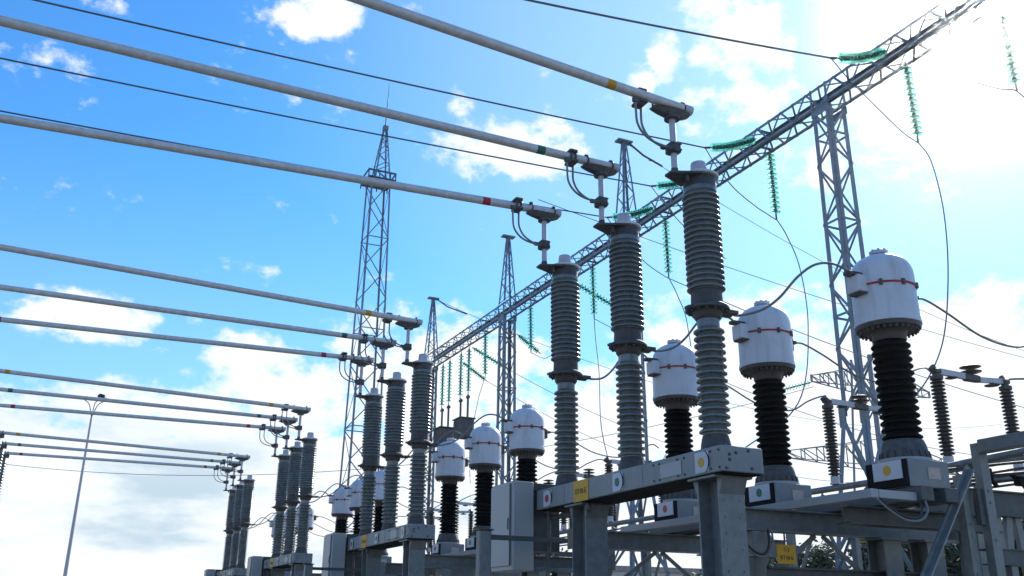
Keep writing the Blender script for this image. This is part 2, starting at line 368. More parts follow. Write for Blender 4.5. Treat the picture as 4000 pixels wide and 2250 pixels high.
for i in (1, 2, 3):
    again(f0, (0, DY[i], 0), {1: 'wide steel beam with cabinet under the second group of breaker poles from the right', 2: 'small grey breaker beam at lower left under the third pole group', 3: 'smallest breaker beam at lower left under the farthest pole group'}[i])

# ---- breaker pole: two stacked ribbed insulators
def make_pole():
    x, y = PXC, PY0
    t = thing('breaker_pole', (x, y, BZ), '', 'breaker pole', 'grey ribbed breaker poles')
    MB().lathe((x, y, 0), [(.17, BZ), (.17, BZ + .03), (.155, BZ + .05), (.152, 3.34), (.14, 3.40), (.130, 3.434)], 32).build('base_collar', M_COLLAR, t, smooth=True)
    MB().lathe((x, y, 0), [(.128, 3.435)] + sheds(3.445, 4.585, 15, .164, .118) + [(.119, 4.60), (.119, 4.672)], 32).build('lower_insulator', M_PORC, t, smooth=True)
    MB().lathe((x, y, 0), [(.132, 4.673), (.150, 4.70), (.156, 4.765)], 32).build('lower_collar', M_COLLAR, t, smooth=True)
    m_ = MB(); m_.lathe((x, y, 0), [(.21, 4.766), (.236, 4.772), (.236, 4.80), (.225, 4.812), (.19, 4.835)], 32)
    m_.box(x + .2, x + .34, y - .09, y - .01, 4.765, 4.80); m_.box(x + .2, x + .34, y + .02, y + .09, 4.765, 4.80); m_.box(x - .27, x - .18, y - .04, y + .04, 4.768, 4.796)
    fl = m_.build('flange', M_CAST, t, smooth=True)
    for i in range(14):
        a = 2 * math.pi * i / 14; MB().lathe((x + .2 * math.cos(a), y + .2 * math.sin(a), 4.745), [(.013, 0), (.013, .022)], 6).build('bolt', M_CAST, fl)
    MB().lathe((x, y, 0), [(.172, 4.836), (.170, 4.90), (.165, 4.985)], 32).build('middle_collar', M_COLLAR, t, smooth=True)
    MB().lathe((x, y, 0), [(.180, 4.986)] + sheds(4.99, 6.13, 18, .206, .168) + [(.172, 6.135), (.184, 6.145), (.184, 6.195)], 36).build('upper_insulator', M_PORC, t, smooth=True)
    MB().lathe((x, y, 0), [(.186, 6.196), (.182, 6.22), (.18, 6.325)], 32).build('top_collar', M_COLLAR, t, smooth=True)
    m_ = MB(); m_.lathe((x, y, 0), [(.2, 6.326), (.215, 6.332), (.215, 6.355), (.19, 6.372), (.11, 6.375), (.10, 6.385)], 32)
    m_.build('top_flange', M_ALU, t, smooth=True)
    m_ = MB()                                                     # forked terminal plate towards the riser
    m_.add([(x - .42, y - .06, 6.30), (x - .10, y - .20, 6.30), (x - .10, y + .20, 6.30), (x - .42, y + .06, 6.30), (x - .42, y - .06, 6.324), (x - .10, y - .20, 6.324), (x - .10, y + .20, 6.324), (x - .42, y + .06, 6.324)],
           [(0, 3, 2, 1), (4, 5, 6, 7), (0, 1, 5, 4), (1, 2, 6, 5), (2, 3, 7, 6), (3, 0, 4, 7)])
    m_.box(x - .24, x - .21, y - .1, y - .07, 6.22, 6.299); m_.build('terminal_plate', M_CAST, t)
    MB().lathe((x, y, 0), [(.092, 6.386), (.088, 6.50), (.080, 6.528), (.05, 6.536)], 24).build('cap', M_POST, t, smooth=True)
    return t
def lab_pole(i, j):
    return 'grey ribbed breaker pole under the %s banded tube of the %s group' % (PH[j], BAY[i])
pole = make_pole()
for i in range(4):
    for j in range(3):
        if i == j == 0: pole['label'] = lab_pole(0, 0)
        else: again(pole, (0, DY[i] + j * PITCH, 0), lab_pole(i, j))

# ---- riser post under the tube's end, with two flexible straps from the tube clamp
RX = 5.565
def make_riser():
    y = PY0; t = thing('riser_post', (RX, y, 6.325), '', 'riser post', 'white riser posts under the tube ends')
    MB().lathe((RX, y, 0), [(.036, 6.39), (.036, 7.03)], 18).build('post', M_POST, t, smooth=True)
    f = MB(); f.lathe((RX, y, 0), [(.05, 6.326), (.05, 6.34), (.043, 6.345), (.041, 6.388)], 16); f.build('foot', M_CAST, t, smooth=True)
    c = MB(); c.rbox(RX - .075, RX + .065, y - .07, y + .07, 6.575, 6.695, .015); c.rbox(RX - .13, RX - .07, y - .085, y - .045, 6.57, 6.62, .008); c.rbox(RX - .13, RX - .07, y + .04, y + .08, 6.64, 6.69, .008)
    for sx, sz in ((-.05, 6.60), (.045, 6.60), (-.05, 6.67), (.045, 6.67)): c.lathe((RX + sx, y - .07, sz), [(.013, 0), (.013, .014)], 6, V((0, -1, 0)))
    c.build('clamp', M_CAST, t)
    h = MB()                                                      # boat shaped cradle under the tube
    L = [(-.27, .05, 7.105, 7.075), (-.18, .075, 7.12, 7.055), (-.05, .085, 7.12, 7.03), (.08, .085, 7.12, 7.03), (.17, .07, 7.12, 7.06), (.22, .045, 7.115, 7.08)]
    vs = [(RX + a, y + s * w, z) for a, w, z1, z0 in L for s, z in ((-1, z1), (1, z1), (.55, z0), (-.55, z0))]
    fs = [(0, 1, 2, 3), (20, 23, 22, 21)] + [(4 * i + q, 4 * i + 4 + q, 4 * i + 4 + (q + 1) % 4, 4 * i + (q + 1) % 4) for i in range(5) for q in range(4)]
    h.add(vs, fs); h.lathe((RX, y, 0), [(.09, 7.005), (.09, 7.031)], 18)
    for a in (-.21, .15): h.torus((RX + a, y, 7.178), .064, .012, 20, 6, V((1, 0, 0))); h.box(RX + a - .02, RX + a + .02, y - .02, y + .02, 7.235, 7.262)
    h.build('cradle', M_CAST, t, smooth=True)
    tx = 5.14                                                     # clamp on the tube
    q = MB(); q.rbox(tx - .06, tx + .06, y - .085, y + .085, 7.225, 7.262, .012); q.rbox(tx - .06, tx + .06, y - .09, y + .09, 7.085, 7.125, .012)
    q.torus((tx - .03, y, 7.184), .066, .016, 20, 6, V((1, 0, 0))); q.torus((tx + .03, y, 7.184), .066, .016, 20, 6, V((1, 0, 0)))
    q.rbox(tx - .14, tx - .05, y - .09, y - .05, 7.06, 7.12, .01); q.build('tube_clamp', M_CAST, t, smooth=True)
    for pts in ([(tx - .10, y - .07, 7.09), (tx - .10, y - .07, 6.95), (tx - .085, y - .07, 6.80), (tx - .01, y - .07, 6.69), (tx + .12, y - .066, 6.625), (RX - .09, y - .066, 6.595)],
                [(tx + .05, y + .05, 7.20), (tx + .05, y + .06, 7.0), (tx + .06, y + .06, 6.88), (tx + .12, y + .06, 6.77), (tx + .22, y + .06, 6.70), (RX - .09, y + .06, 6.665)]):
        MB().tube(spline(pts, 8), .0135, 8).build('flexible_strap', M_CABLE, t, smooth=True)
    return t
def lab_riser(i, j): return 'riser post with looped straps under the %s banded tube end, %s group' % (PH[j], BAY[i])
riser = make_riser()
for i in range(4):
    for j in range(3):
        if i == j == 0: riser['label'] = lab_riser(0, 0)
        else: again(riser, (0, DY[i] + j * PITCH, 0), lab_riser(i, j))

# ---- tubular busbars: three per bay, spreading slightly towards their far left ends
TUBE_X0, TUBE_X1 = 5.79, -2.34
def tube_pt(x, j): 
    b = PXC - x; return V((x, PY0 + j * PITCH + 0.0813 * (j - 1) * b + 0.0045 * b, 7.176 + 0.0101 * b))
def make_tube(j):
    t = thing('bus_tube', tube_pt(RX, j), '', 'bus tube', 'long aluminium bus tubes')
    p0, p1 = tube_pt(TUBE_X0, j), tube_pt(TUBE_X1, j); dr = (p1 - p0).normalized()
    MB().tube([p0, p0.lerp(p1, .25), p0.lerp(p1, .5), p0.lerp(p1, .75), p1], .0545, 24).build('tube', M_ALU, t, smooth=True)
    e = MB(); e.tube([p0 - dr * .035, p0 + dr * .05], .060, 24); e.build('end_cap', M_POST, t, smooth=True)
    for xb in (4.70, -1.80):
        pb = tube_pt(xb, j); MB().tube([pb - dr * .055, pb + dr * .055], .0555, 24).build('colour_band', PHM[j], t, smooth=True)
    pb = tube_pt(2.1, j); MB().tube([pb - dr * .012, pb + dr * .012], .0553, 20).build('weld_seam', M_ALU, t, smooth=True)
    return t
def lab_tube(i, j): return 'long silver bus tube with %s bands belonging to the %s group' % (PH[j], BAY[i])
for j in range(3):
    tb = make_tube(j); tb['label'] = lab_tube(0, j)
    for i in (1, 2, 3): again(tb, (0, DY[i], 0), lab_tube(i, j))

# ---- earthing rail in front of each cabinet
def make_rail():
    t = thing('rail_post', (4.70, 10.9, 0), 'pale steel post with a thin rail crossing before the nearest mechanism cabinet', 'rail post', 'rail posts before the cabinets')
    p = MB(); p.rbox(4.62, 4.78, 10.84, 10.96, 0, 2.68, .012); p.build('post', M_STEEL, t)
    MB().rbox(4.785, 5.86, 10.87, 10.90, 2.575, 2.635, .006).build('rail', M_STEEL_D, t)
    MB().rbox(4.60, 4.80, 10.82, 10.98, 2.681, 2.70, .006).build('cap', M_STEEL_D, t); return t
rl = make_rail()
again(rl, (0, DY[1], 0), 'pale steel post with a thin rail crossing before the second mechanism cabinet')
again(rl, (0, DY[2], 0), 'pale steel post with a thin rail crossing before the third mechanism cabinet')
# ---- current transformers
CX, CY0, CP = 7.88, 7.18, 2.021
def make_ct(j):
    x, y = CX, CY0 + j * CP
    t = thing('current_transformer', (x, y, 2.94), '', 'current transformer', 'white headed current transformers')
    b = MB(); b.rbox(x - .27, x + .29, y - .28, y + .28, 2.945, 3.225, .012); box = b.build('base_box', M_GREY_P, t)
    b = MB(); b.rbox(x - .30, x - .271, y - .27, y + .27, 2.95, 3.22, .006); tb = b.build('terminal_cover', M_BLACK, box)
    b = MB(); b.box(x - .312, x - .302, y - .22, y + .16, 3.03, 3.215); pl = b.build('phase_plate', M_PLATE, box); tag(pl, 'white phase plate with a round %s dot' % PH[j])
    b = MB(); b.box(x - .02, x + .15, y - .287, y - .282, 3.03, 3.15); b.build('nameplate', M_TAN, box)
    f = MB(); f.lathe((x, y, 0), [(.25, 3.262), (.245, 3.30), (.225, 3.40), (.205, 3.455), (.19, 3.46)], 32); fo = f.build('base_flange', M_CAST, t, smooth=True)
    MB().lathe((x, y, 0), [(.268, 3.226), (.268, 3.257), (.255, 3.2615)], 32).build('flange_ring', M_CAB, fo, smooth=True)
    for i in range(18):
        a = 2 * math.pi * i / 18; k = MB(); k.bar((x + .252 * math.cos(a), y + .252 * math.sin(a), 3.27), (x + .24 * math.cos(a), y + .24 * math.sin(a), 3.33), .02, .02); k.build('bolt', M_COLLAR, fo)
    MB().lathe((x, y, 0), [(.16, 3.461)] + sheds(3.465, 4.535, 14, .205, .158) + [(.15, 4.545)], 32).build('insulator', M_PORC_B, t, smooth=True)
    n = MB(); n.lathe((x, y, 0), [(.17, 4.546), (.178, 4.56), (.175, 4.60), (.20, 4.655), (.235, 4.665), (.335, 4.668), (.342, 4.69), (.342, 4.712)], 36)
    for i in range(30):
        a = 2 * math.pi * i / 30; n.lathe((x + .30 * math.cos(a), y + .30 * math.sin(a), 4.635), [(.014, 0), (.014, .034)], 6)
    n.build('neck_flange', M_COLLAR, t, smooth=True)
    h = MB(); h.lathe((x, y, 0), [(.345, 4.713), (.352, 4.716), (.352, 4.745), (.346, 4.748), (.346, 4.778), (.341, 4.782), (.339, 5.27), (.333, 5.33), (.318, 5.385), (.292, 5.435), (.25, 5.478), (.19, 5.512), (.12, 5.535), (.07, 5.545)], 40)
    h.build('head', M_WHITE, t, smooth=True)
    c = MB(); c.lathe((x, y, 0), [(.075, 5.53), (.078, 5.56), (.10, 5.565), (.10, 5.60), (.07, 5.615)], 20)
    for i in range(8):
        a = 2 * math.pi * i / 8; c.lathe((x + .088 * math.cos(a), y + .088 * math.sin(a), 5.56), [(.013, 0), (.013, .055)], 6)
    c.build('cap', M_POST, t, smooth=True)
    rg = MB(); rg.torus((x, y, 5.135), .347, .0115, 44, 8); ro = rg.build('ring', M_RED, t, smooth=True); tag(ro, 'red ring round the white head')
    for a in (-100, -140, -60, -20, 150, 100, 40):
        a = math.radians(a); w = MB(); w.bar((x + .35 * math.cos(a), y + .35 * math.sin(a), 5.10), (x + .35 * math.cos(a), y + .35 * math.sin(a), 5.165), .03, .03); w.build('ring_bracket', M_CAST, ro)
    tm = MB(); tm.rbox(x - .45, x - .30, y - .095, y + .095, 5.05, 5.24, .012); to_ = tm.build('terminal_block', M_WHITE, t)
    tm = MB(); tm.rbox(x - .44, x - .31, y - .088, y + .088, 5.03, 5.049, .005); tm.build('block_base', M_COLLAR, to_); MB().rbox(x - .53, x - .28, y - .05, y + .05, 5.242, 5.285, .01).build('lug', M_COLLAR, to_)
    tm = MB(); tm.rbox(x + .34, x + .42, y - .07, y + .07, 4.99, 5.16, .01); tm.rbox(x + .40, x + .50, y - .045, y + .045, 5.10, 5.14, .008); tm.build('outgoing_terminal', M_CAST, t)
    return t, pl
def lab_ct(i, j):
    return 'white headed transformer on black insulator, %s dot, standing behind the %s breaker group' % (PH[j], BAY[i])
def ct_dot(pl, j):
    x, y = CX, CY0 + j * CP
    dd = MB(); dd.lathe((x - .3125, y - .03, 3.125), [(.05, 0), (.05, .003), (.046, .004)], 24, V((-1, 0, 0))); dd.build('phase_dot', PHM[j], pl)
for j in range(3):
    ct, pl = make_ct(j); ct_dot(pl, j); ct['label'] = lab_ct(0, j)
    for i in (1, 2, 3): again(ct, (0, DY[i], 0), lab_ct(i, j))

# ---- support frame under the current transformers
def make_ct_frame():
    t = thing('transformer_stand', (7.9, 9.2, 0), 'low steel frame of beams and columns carrying the three nearest white headed transformers', 'steel frame', 'steel frames under the transformers')
    def ibeam(x0, x1, y, z0, z1, w=.2):
        b = MB(); b.box(x0, x1, y - w / 2, y + w / 2, z1 - .018, z1); b.box(x0, x1, y - w / 2, y + w / 2, z0, z0 + .018); b.box(x0, x1, y - .012, y + .012, z0 + .018, z1 - .018); return b
    for y in (8.15, 11.3):
        b = ibeam(6.15, 9.72, y, 2.555, 2.79); b.box(6.14, 6.15, y - .12, y + .12, 2.54, 2.80); b.build('cross_beam', M_STEEL, t)
    b = MB(); b.rbox(7.62, 7.80, 6.80, 11.7, 2.80, 2.94, .008); b.rbox(7.96, 8.14, 6.80, 11.7, 2.80, 2.94, .008); b.build('rail', M_STEEL_D, t)
    b = MB(); b.rbox(7.02, 7.12, 6.86, 11.5, 2.795, 2.88, .006); b.rbox(7.125, 7.67, 6.86, 6.96, 2.797, 2.878, .006); b.build('cable_tray', M_CAB, t)
    b = ibeam(7.2, 9.4, 7.45, 2.60, 2.785); b.build('cross_beam', M_STEEL_D, t)
    b = MB(); b.rbox(6.16, 6.42, 11.12, 11.17, 2.30, 2.80, .01); b.add([(6.42, 11.14, 2.30), (6.42, 11.14, 2.55), (6.75, 11.14, 2.55), (6.42, 11.16, 2.30), (6.42, 11.16, 2.55), (6.75, 11.16, 2.55)], [(0, 1, 2), (3, 5, 4), (0, 3, 4, 1), (1, 4, 5, 2), (0, 2, 5, 3)]); b.build('end_plate', M_GREY_P, t)
    for y in (8.15, 11.3):
        b = MB(); b.box(6.75, 9.5, y - .05, y + .05, 2.18, 2.20); b.box(6.75, 9.5, y - .006, y + .006, 2.03, 2.179); b.box(6.75, 9.5, y - .05, y + .05, 2.01, 2.029); b.build('lower_beam', M_STEEL_D, t)
        MB().bar((6.75, y + .06, 2.05), (7.5, y + .06, 2.55), .05, .02, V((0, 1, 0))).build('brace', M_STEEL, t); MB().bar((8.3, y + .06, 2.05), (7.6, y + .06, 2.55), .05, .02, V((0, 1, 0))).build('brace', M_STEEL, t)
    b = MB(); b.rbox(7.25, 7.75, 9.35, 9.75, 2.2, 2.62, .012); b.build('junction_box', M_GREY_P, t)
    for yy in (9.42, 9.55, 9.68): MB().tube(spline([(7.5, yy, 2.2), (7.5, yy, 1.6), (7.5, yy, 0)], 4), .02, 8).build('conduit', M_BLK_CABLE, t, smooth=True)
    for x in (8.44, 9.1):
        for y in ((8.15,) if x < 9 else (8.15,)) + (11.3,):
            b = MB(); 
            for s_ in (-1, 1): b.box(x - .13, x + .13, y + s_ * .12 - .009, y + s_ * .12 + .009, 0, 2.554)
            b.box(x - .01, x + .01, y - .11, y + .11, 0, 2.554); b.box(x - .19, x + .19, y - .16, y + .16, 2.53, 2.553)
            b.build('column', M_STEEL, t)
    for y in (8.15, 11.3):
        b = MB(); b.lathe((6.62, y, 0), [(.10, 0), (.10, 2.2), (.13, 2.26), (.13, 2.28)], 20); b.rbox(6.5, 6.74, y - .12, y + .12, 2.285, 2.55, .01); b.build('pipe_leg', M_STEEL, t, smooth=True)
    return t
cf0 = make_ct_frame()
for i in (1, 2, 3):
    again(cf0, (0, DY[i], 0), {1: 'low steel frame under the second row of white headed transformers', 2: 'low steel frame under the third transformer row, mostly hidden by breakers', 3: 'low steel frame under the farthest transformer row'}[i])

# ---- flexible leads: pole to transformer, transformer to disconnector
def leads():
    for j in range(3):
        y0, y1 = PY0 + j * PITCH, CY0 + j * CP
        P = [(PXC + .30, y0, 4.79), (PXC + .42, y0, 4.785), (PXC + .62, y0 + (y1 - y0) * .25, 4.84), (PXC + .80, y0 + (y1 - y0) * .4, 4.98), (PXC + 1.0, y0 + (y1 - y0) * .55, 5.22),
             (PXC + 1.17, y0 + (y1 - y0) * .72, 5.36), (PXC + 1.32, y0 + (y1 - y0) * .9, 5.37), (CX - .50, y1, 5.30)]
        o = V((PXC, y0, 4.8)); e = MB().tube(spline(P, 8), .0145, 8).build('jumper_cable', M_CABLE, loc=o, smooth=True)
        tag(e, 'bent cable from the %s phase breaker pole up to its transformer, nearest group' % PH[j], 'cable', 'cables from breaker poles to transformers')
        for i in (1, 2, 3): again(e, (0, DY[i], 0), 'bent cable from the %s phase breaker pole up to its transformer, %s group' % (PH[j], BAY[i]))
        xe, ye = (10.84, y1) if j else (10.84, y1 - .1)
        P = [(CX + .48, y1, 5.12), (CX + .64, y1, 5.125), (CX + .95, y1 + .0, 5.02), (CX + 1.5, y1, 4.80), (CX + 2.1, y1, 4.76), (CX + 2.5, ye, 4.95), (xe - .15, ye, 5.06), (xe, ye, 5.0)]
        e = MB().tube(spline(P, 8), .0125, 8).build('lead_cable', M_CABLE, loc=(CX, y1, 5.1), smooth=True)
        tag(e, 'sagging cable leaving the %s dotted transformer towards the disconnectors, nearest group' % PH[j], 'cable', 'cables from transformers to disconnectors')
        for i in (1, 2, 3): again(e, (0, DY[i], 0), 'sagging cable leaving the %s dotted transformer towards the disconnectors, %s group' % (PH[j], BAY[i]))
leads()

# ---- disconnectors: two brown posts and a two piece arm
def make_disc():
    x, y = 10.9, 9.19; t = thing('disconnector', (x, y, 3.70), '', 'disconnector', 'two post disconnectors')
    ends = (10.9, 12.30)
    for xx in ends:
        p = MB(); p.lathe((xx, y, 0), [(.07, 3.82)] + sheds(3.84, 4.90, 20, .098, .050) + [(.06, 4.905)], 24); p.build('post_insulator', M_PORC_R, t, smooth=True)
        p = MB(); p.lathe((xx, y, 0), [(.085, 3.70), (.085, 3.72), (.07, 3.725), (.07, 3.819)], 18); p.build('foot', M_POST, t, smooth=True)
        p = MB(); p.lathe((xx, y, 0), [(.085, 4.906), (.09, 4.92), (.09, 4.96), (.055, 4.965), (.05, 5.02)], 18); p.rbox(xx - .06, xx + .06, y - .06, y + .06, 5.0, 5.06, .012); p.bar((xx - .10, y, 5.03), (xx - .02, y, 5.10), .05, .07)
        p.build('terminal_head', M_CAST, t, smooth=True)
    a = MB(); a.bar((10.95, y, 5.035), (11.50, y, 5.02), .06, .085); a.build('arm', M_POST, t)
    a = MB(); a.bar((11.72, y, 5.0), (12.27, y, 5.035), .055, .075); a.build('arm', M_POST, t)
    c = MB(); c.rbox(11.46, 11.76, y - .05, y + .05, 4.96, 5.06, .02); c.lathe((11.62, y, 5.061), [(.03, 0), (.03, .03), (.14, .035), (.15, .045), (.10, .06), (.03, .07), (.03, .10), (.12, .105), (.15, .115), (.09, .135), (.02, .14)], 20)
    c.build('contact', M_CAST, t, smooth=True); c = MB(); c.lathe((12.02, y, 4.93), [(.02, 0), (.10, .012), (.11, .022), (.03, .04), (.03, .065)], 16); c.build('corona_disc', M_CAST, t, smooth=True); c = MB(); c.lathe((11.2, y, 4.95), [(.03, 0), (.08, .012), (.09, .02), (.03, .035)], 16)
    c.build('corona_disc', M_CAST, t, smooth=True)
    return t
ds = make_disc()
DL = ['two post disconnector at right edge, beside the large yellow dotted transformer', 'two post disconnector seen between the green and yellow dotted transformers', 'brown post disconnector half hidden behind the nearest breaker beam end']
ds['label'] = DL[0]
again(ds, (0, 11.36 - 9.19, 0), DL[1])
def lone_post():
    x, y = 10.9, 13.87; t = thing('post_insulator', (x, y, 3.2), 'short brown post insulator under the end of the nearest breaker beam', 'post insulator')
    MB().lathe((x, y, 0), [(.07, 3.50)] + sheds(3.52, 4.42, 17, .098, .050) + [(.06, 4.425)], 24).build('ribs', M_PORC_R, t, smooth=True)
    MB().lathe((x, y, 0), [(.08, 4.426), (.08, 4.47), (.04, 4.48)], 16).build('cap', M_CAST, t, smooth=True)
    MB().lathe((x, y, 0), [(.07, 0), (.07, 3.40), (.09, 3.41), (.09, 3.499)], 18).build('pedestal', M_STEEL, t, smooth=True)
lone_post()
for i in (1, 2):
    for k, yy in enumerate((9.19, 11.36, 13.55)):
        again(ds, (0, yy - 9.19 + DY[i], 0), 'distant disconnector in line behind the %s phase transformer of the %s group' % (PH[k], BAY[i]))
# carrier pipes and posts of the disconnectors
def make_disc_frame():
    t = thing('disconnector_stand', (11.6, 11, 0), 'steel frame with long pipes on columns carrying the nearest brown disconnectors', 'steel frame', 'steel frames under the disconnectors')
    for x in (10.9, 12.3):
        MB().tube([(x, 7.0, 3.645), (x, 14.4, 3.645)], .05, 14).build('carrier_pipe', M_STEEL, t, smooth=True)
        for y in (9.9, 12.5):
            b = MB(); b.rbox(x - .06, x + .06, y - .06, y + .06, 0, 3.594, .01); b.bar((x, y + .07, 2.2), (x, y + .85, 3.58), .06, .03, V((1, 0, 0))); b.bar((x, y - .07, 2.2), (x, y - .85, 3.58), .06, .03, V((1, 0, 0))); b.build('column', M_STEEL, t)
    for y in (9.9, 12.5):
        b = MB(); b.rbox(10.97, 12.23, y - .05, y + .05, 3.15, 3.27, .008); b.bar((10.96, y, 1.0), (12.24, y, 3.1), .05, .02); b.build('cross_bar', M_STEEL_D, t)
    b = MB()
    for z, dx in ((3.55, .18), (3.50, .24), (3.52, 1.2)):
        b.tube([(10.9 + dx, 7.0, z), (10.9 + dx, 14.2, z)], .018, 8)
    b.build('drive_rod', M_CAST, t, smooth=True)
    return t
df0 = make_disc_frame()
again(df0, (0, DY[1], 0), 'steel frame with long pipes carrying the second row of disconnectors')

# ---- switching rods and bell cranks between the right posts
t = thing('switch_linkage', (10.2, 7.6, 3.3), 'dark bell cranks and thin rods crossing behind the right foreground posts', 'linkage')
for z, x in ((3.36, 9.9), (3.27, 10.1), (3.22, 10.3)): MB().tube([(x - .6, 7.9, z), (x + .3, 6.6, z + .06)], .016, 8).build('rod', M_CAST, t, smooth=True)
for x, y, z in ((9.62, 7.62, 3.31), (9.95, 7.45, 3.22), (10.3, 7.5, 3.34)):
    k = MB(); k.rbox(x - .06, x + .06, y - .05, y + .05, z - .06, z + .05, .015); k.bar((x, y, z), (x + .10, y - .04, z - .16), .05, .03); k.bar((x, y, z), (x - .12, y + .02, z + .07), .045, .03); k.build('bell_crank', M_BLACK, t)
# ---- foreground steel frame at lower right
def make_right_frame():
    t = thing('steel_stand', (8.9, 7.0, 0), 'bolted galvanised frame with diagonal strut at the lower right foreground corner', 'steel frame')
    def post(x, y, z, w, tk):
        b = MB(); b.box(x - w / 2, x + w / 2, y - .006, y + .006, 0, z); b.box(x - w / 2, x - w / 2 + .012, y + .006, y + tk, 0, z); b.box(x + w / 2 - .012, x + w / 2, y + .006, y + tk, 0, z)
        for zz in (z - .06, z - .5, z - .62, z - 1.0): b.lathe((x, y - .006, zz), [(.013, 0), (.013, .009)], 8, V((0, -1, 0)))
        return b
    post(8.74, 6.93, 3.47, .125, .09).build('post', M_STEEL, t)
    post(8.52, 7.03, 3.13, .115, .09).build('post', M_STEEL, t)
    MB().bar((8.50, 6.90, 3.17), (7.45, 6.78, 1.95), .07, .02).bar((8.50, 6.935, 3.20), (7.45, 6.815, 1.98), .02, .075).build('strut', M_STEEL, t)
    MB().rbox(8.66, 8.80, 4.6, 6.92, 3.36, 3.50, .012).build('square_beam', M_STEEL, t)
    MB().box(8.6, 8.70, 6.95, 7.02, 2.62, 2.99).build('joint_plate', M_STEEL_D, t)
    b = MB(); b.box(8.80, 10.9, 7.02, 7.28, 2.385, 2.40); b.box(8.82, 10.9, 7.04, 7.06, 2.25, 2.384); b.box(8.82, 10.9, 7.04, 7.20, 2.235, 2.249); b.build('shelf', M_STEEL_D, t)
    for x in (8.93, 9.15): MB().box(x - .05, x + .05, 7.08, 7.16, 0, 2.234).build('shelf_leg', M_STEEL, t)
    return t
make_right_frame()
def make_portal():
    t = thing('portal_beam', (9.8, 8.05, 0), 'long horizontal steel beam on columns running off the right edge', 'steel beam')
    b = MB(); b.box(8.35, 12.2, 7.98, 8.0, 2.90, 3.16); b.box(8.35, 12.2, 7.94, 8.09, 3.161, 3.18); b.box(8.35, 12.2, 7.94, 8.09, 2.88, 2.899); b.build('beam', M_STEEL_D, t)
    for x0, x1 in ((9.85, 9.85), (10.25, 10.20), (10.0, 10.4), (10.75, 10.55), (9.4, 9.62)):
        MB().bar((x0, 8.04, 0), (x1, 8.04, 2.879), .10, .06, V((0, 1, 0))).build('column', M_STEEL, t)
    MB().tube([(9.5, 8.2, 3.42), (9.5, 5.4, 3.50)], .045, 14).build('pipe', M_STEEL, t, smooth=True)
    return t
make_portal()

# ---- drooping black cables
def loop(pts, r, label, mt=M_BLK_CABLE):
    tag(MB().tube(spline(pts, 8), r, 8).build('cable_loop', mt, loc=pts[0], smooth=True), label, 'cable', 'drooping control cables')
loop([(6.25, 7.95, 2.58), (6.30, 7.93, 2.44), (6.42, 7.92, 2.33), (6.54, 7.92, 2.31), (6.62, 7.93, 2.40), (6.64, 7.95, 2.56)], .013, 'black cable drooping below the cross beam right of the nearest breaker leg')
loop([(6.20, 7.93, 2.57), (6.27, 7.91, 2.41), (6.40, 7.90, 2.30), (6.54, 7.90, 2.28), (6.65, 7.91, 2.40), (6.67, 7.93, 2.56)], .011, 'grey cable drooping just outside the black one beside the nearest breaker leg', M_CABLE)
loop([(7.10, 6.84, 2.79), (7.18, 6.80, 2.70), (7.34, 6.78, 2.62), (7.50, 6.78, 2.62), (7.60, 6.80, 2.70), (7.62, 6.84, 2.80)], .012, 'black cable drooping from the tray under the large yellow dotted transformer')
loop([(7.03, 6.82, 2.79), (7.14, 6.78, 2.68), (7.32, 6.76, 2.59), (7.52, 6.76, 2.595), (7.65, 6.78, 2.69), (7.68, 6.82, 2.80)], .012, 'grey cable drooping from the tray under the large yellow dotted transformer', M_CABLE)
# ---- hanging yellow sign
def hang_sign():
    t = thing('hanging_sign', (6.91, 8.02, 2.23), 'square yellow sign with black lettering hanging below the cross beam', 'sign')
    MB().rbox(6.79, 7.04, 8.015, 8.023, 2.225, 2.42, .003).build('board', M_YEL, t)
    MB().bar((6.915, 8.03, 2.42), (6.915, 8.03, 2.554), .02, .006, V((0, 1, 0))).build('strap', M_CAST, t)
    text_mesh('Т-2', .055, Matrix.Translation((6.915, 8.012, 2.365)) @ FACE_MY, M_INK, 'lettering', t)
    text_mesh('ВТ10-Б', .055, Matrix.Translation((6.915, 8.012, 2.285)) @ FACE_MY, M_INK, 'lettering', t)
hang_sign()
def small_sign():
    t = thing('hanging_sign', (9.3, 9.7, 2.6), 'small yellow square sign among the leaves at lower right', 'sign')
    MB().rbox(9.62, 9.74, 9.69, 9.70, 2.66, 2.78, .003).build('board', M_YEL, t); MB().box(9.675, 9.685, 9.701, 9.71, 2.2, 2.9).build('strap', M_CAST, t)
small_sign()
def signal_lever():
    pass

# ------------------------------------------------------------------ lattice work
def lattice(t, base, top, panels, leg, br, part='bracing', legs_as_parts=True, rails=True):
    """square lattice between two quads of four corners; each leg a part, the bracing of the whole one part"""
    base = [V(p) for p in base]; top = [V(p) for p in top]; cb = sum(base, V()) / 4
    for a, b in zip(base, top):
        ax = V((1 if cb.x > a.x else -1, 0, 0)); ay = V((0, 1 if cb.y > a.y else -1, 0))
        MB().angle(a, b, leg, ax, ay, leg * .14).build('leg', M_LATT, t)
    k = MB()
    for i in range(4):
        a0, a1, b0, b1 = base[i], top[i], base[(i + 1) % 4], top[(i + 1) % 4]
        nrm = (b0 - a0).cross(a1 - a0).normalized()
        for p in range(panels):
            t0, t1 = p / panels, (p + 1) / panels
            if (p + i) % 2: k.bar(a0.lerp(a1, t0), b0.lerp(b1, t1), br, br * .3, nrm)
            else: k.bar(b0.lerp(b1, t0), a0.lerp(a1, t1), br, br * .3, nrm)
            if rails and p and p % 3 == 0: k.bar(a0.lerp(a1, t0), b0.lerp(b1, t0), br, br * .3, nrm)
    return k
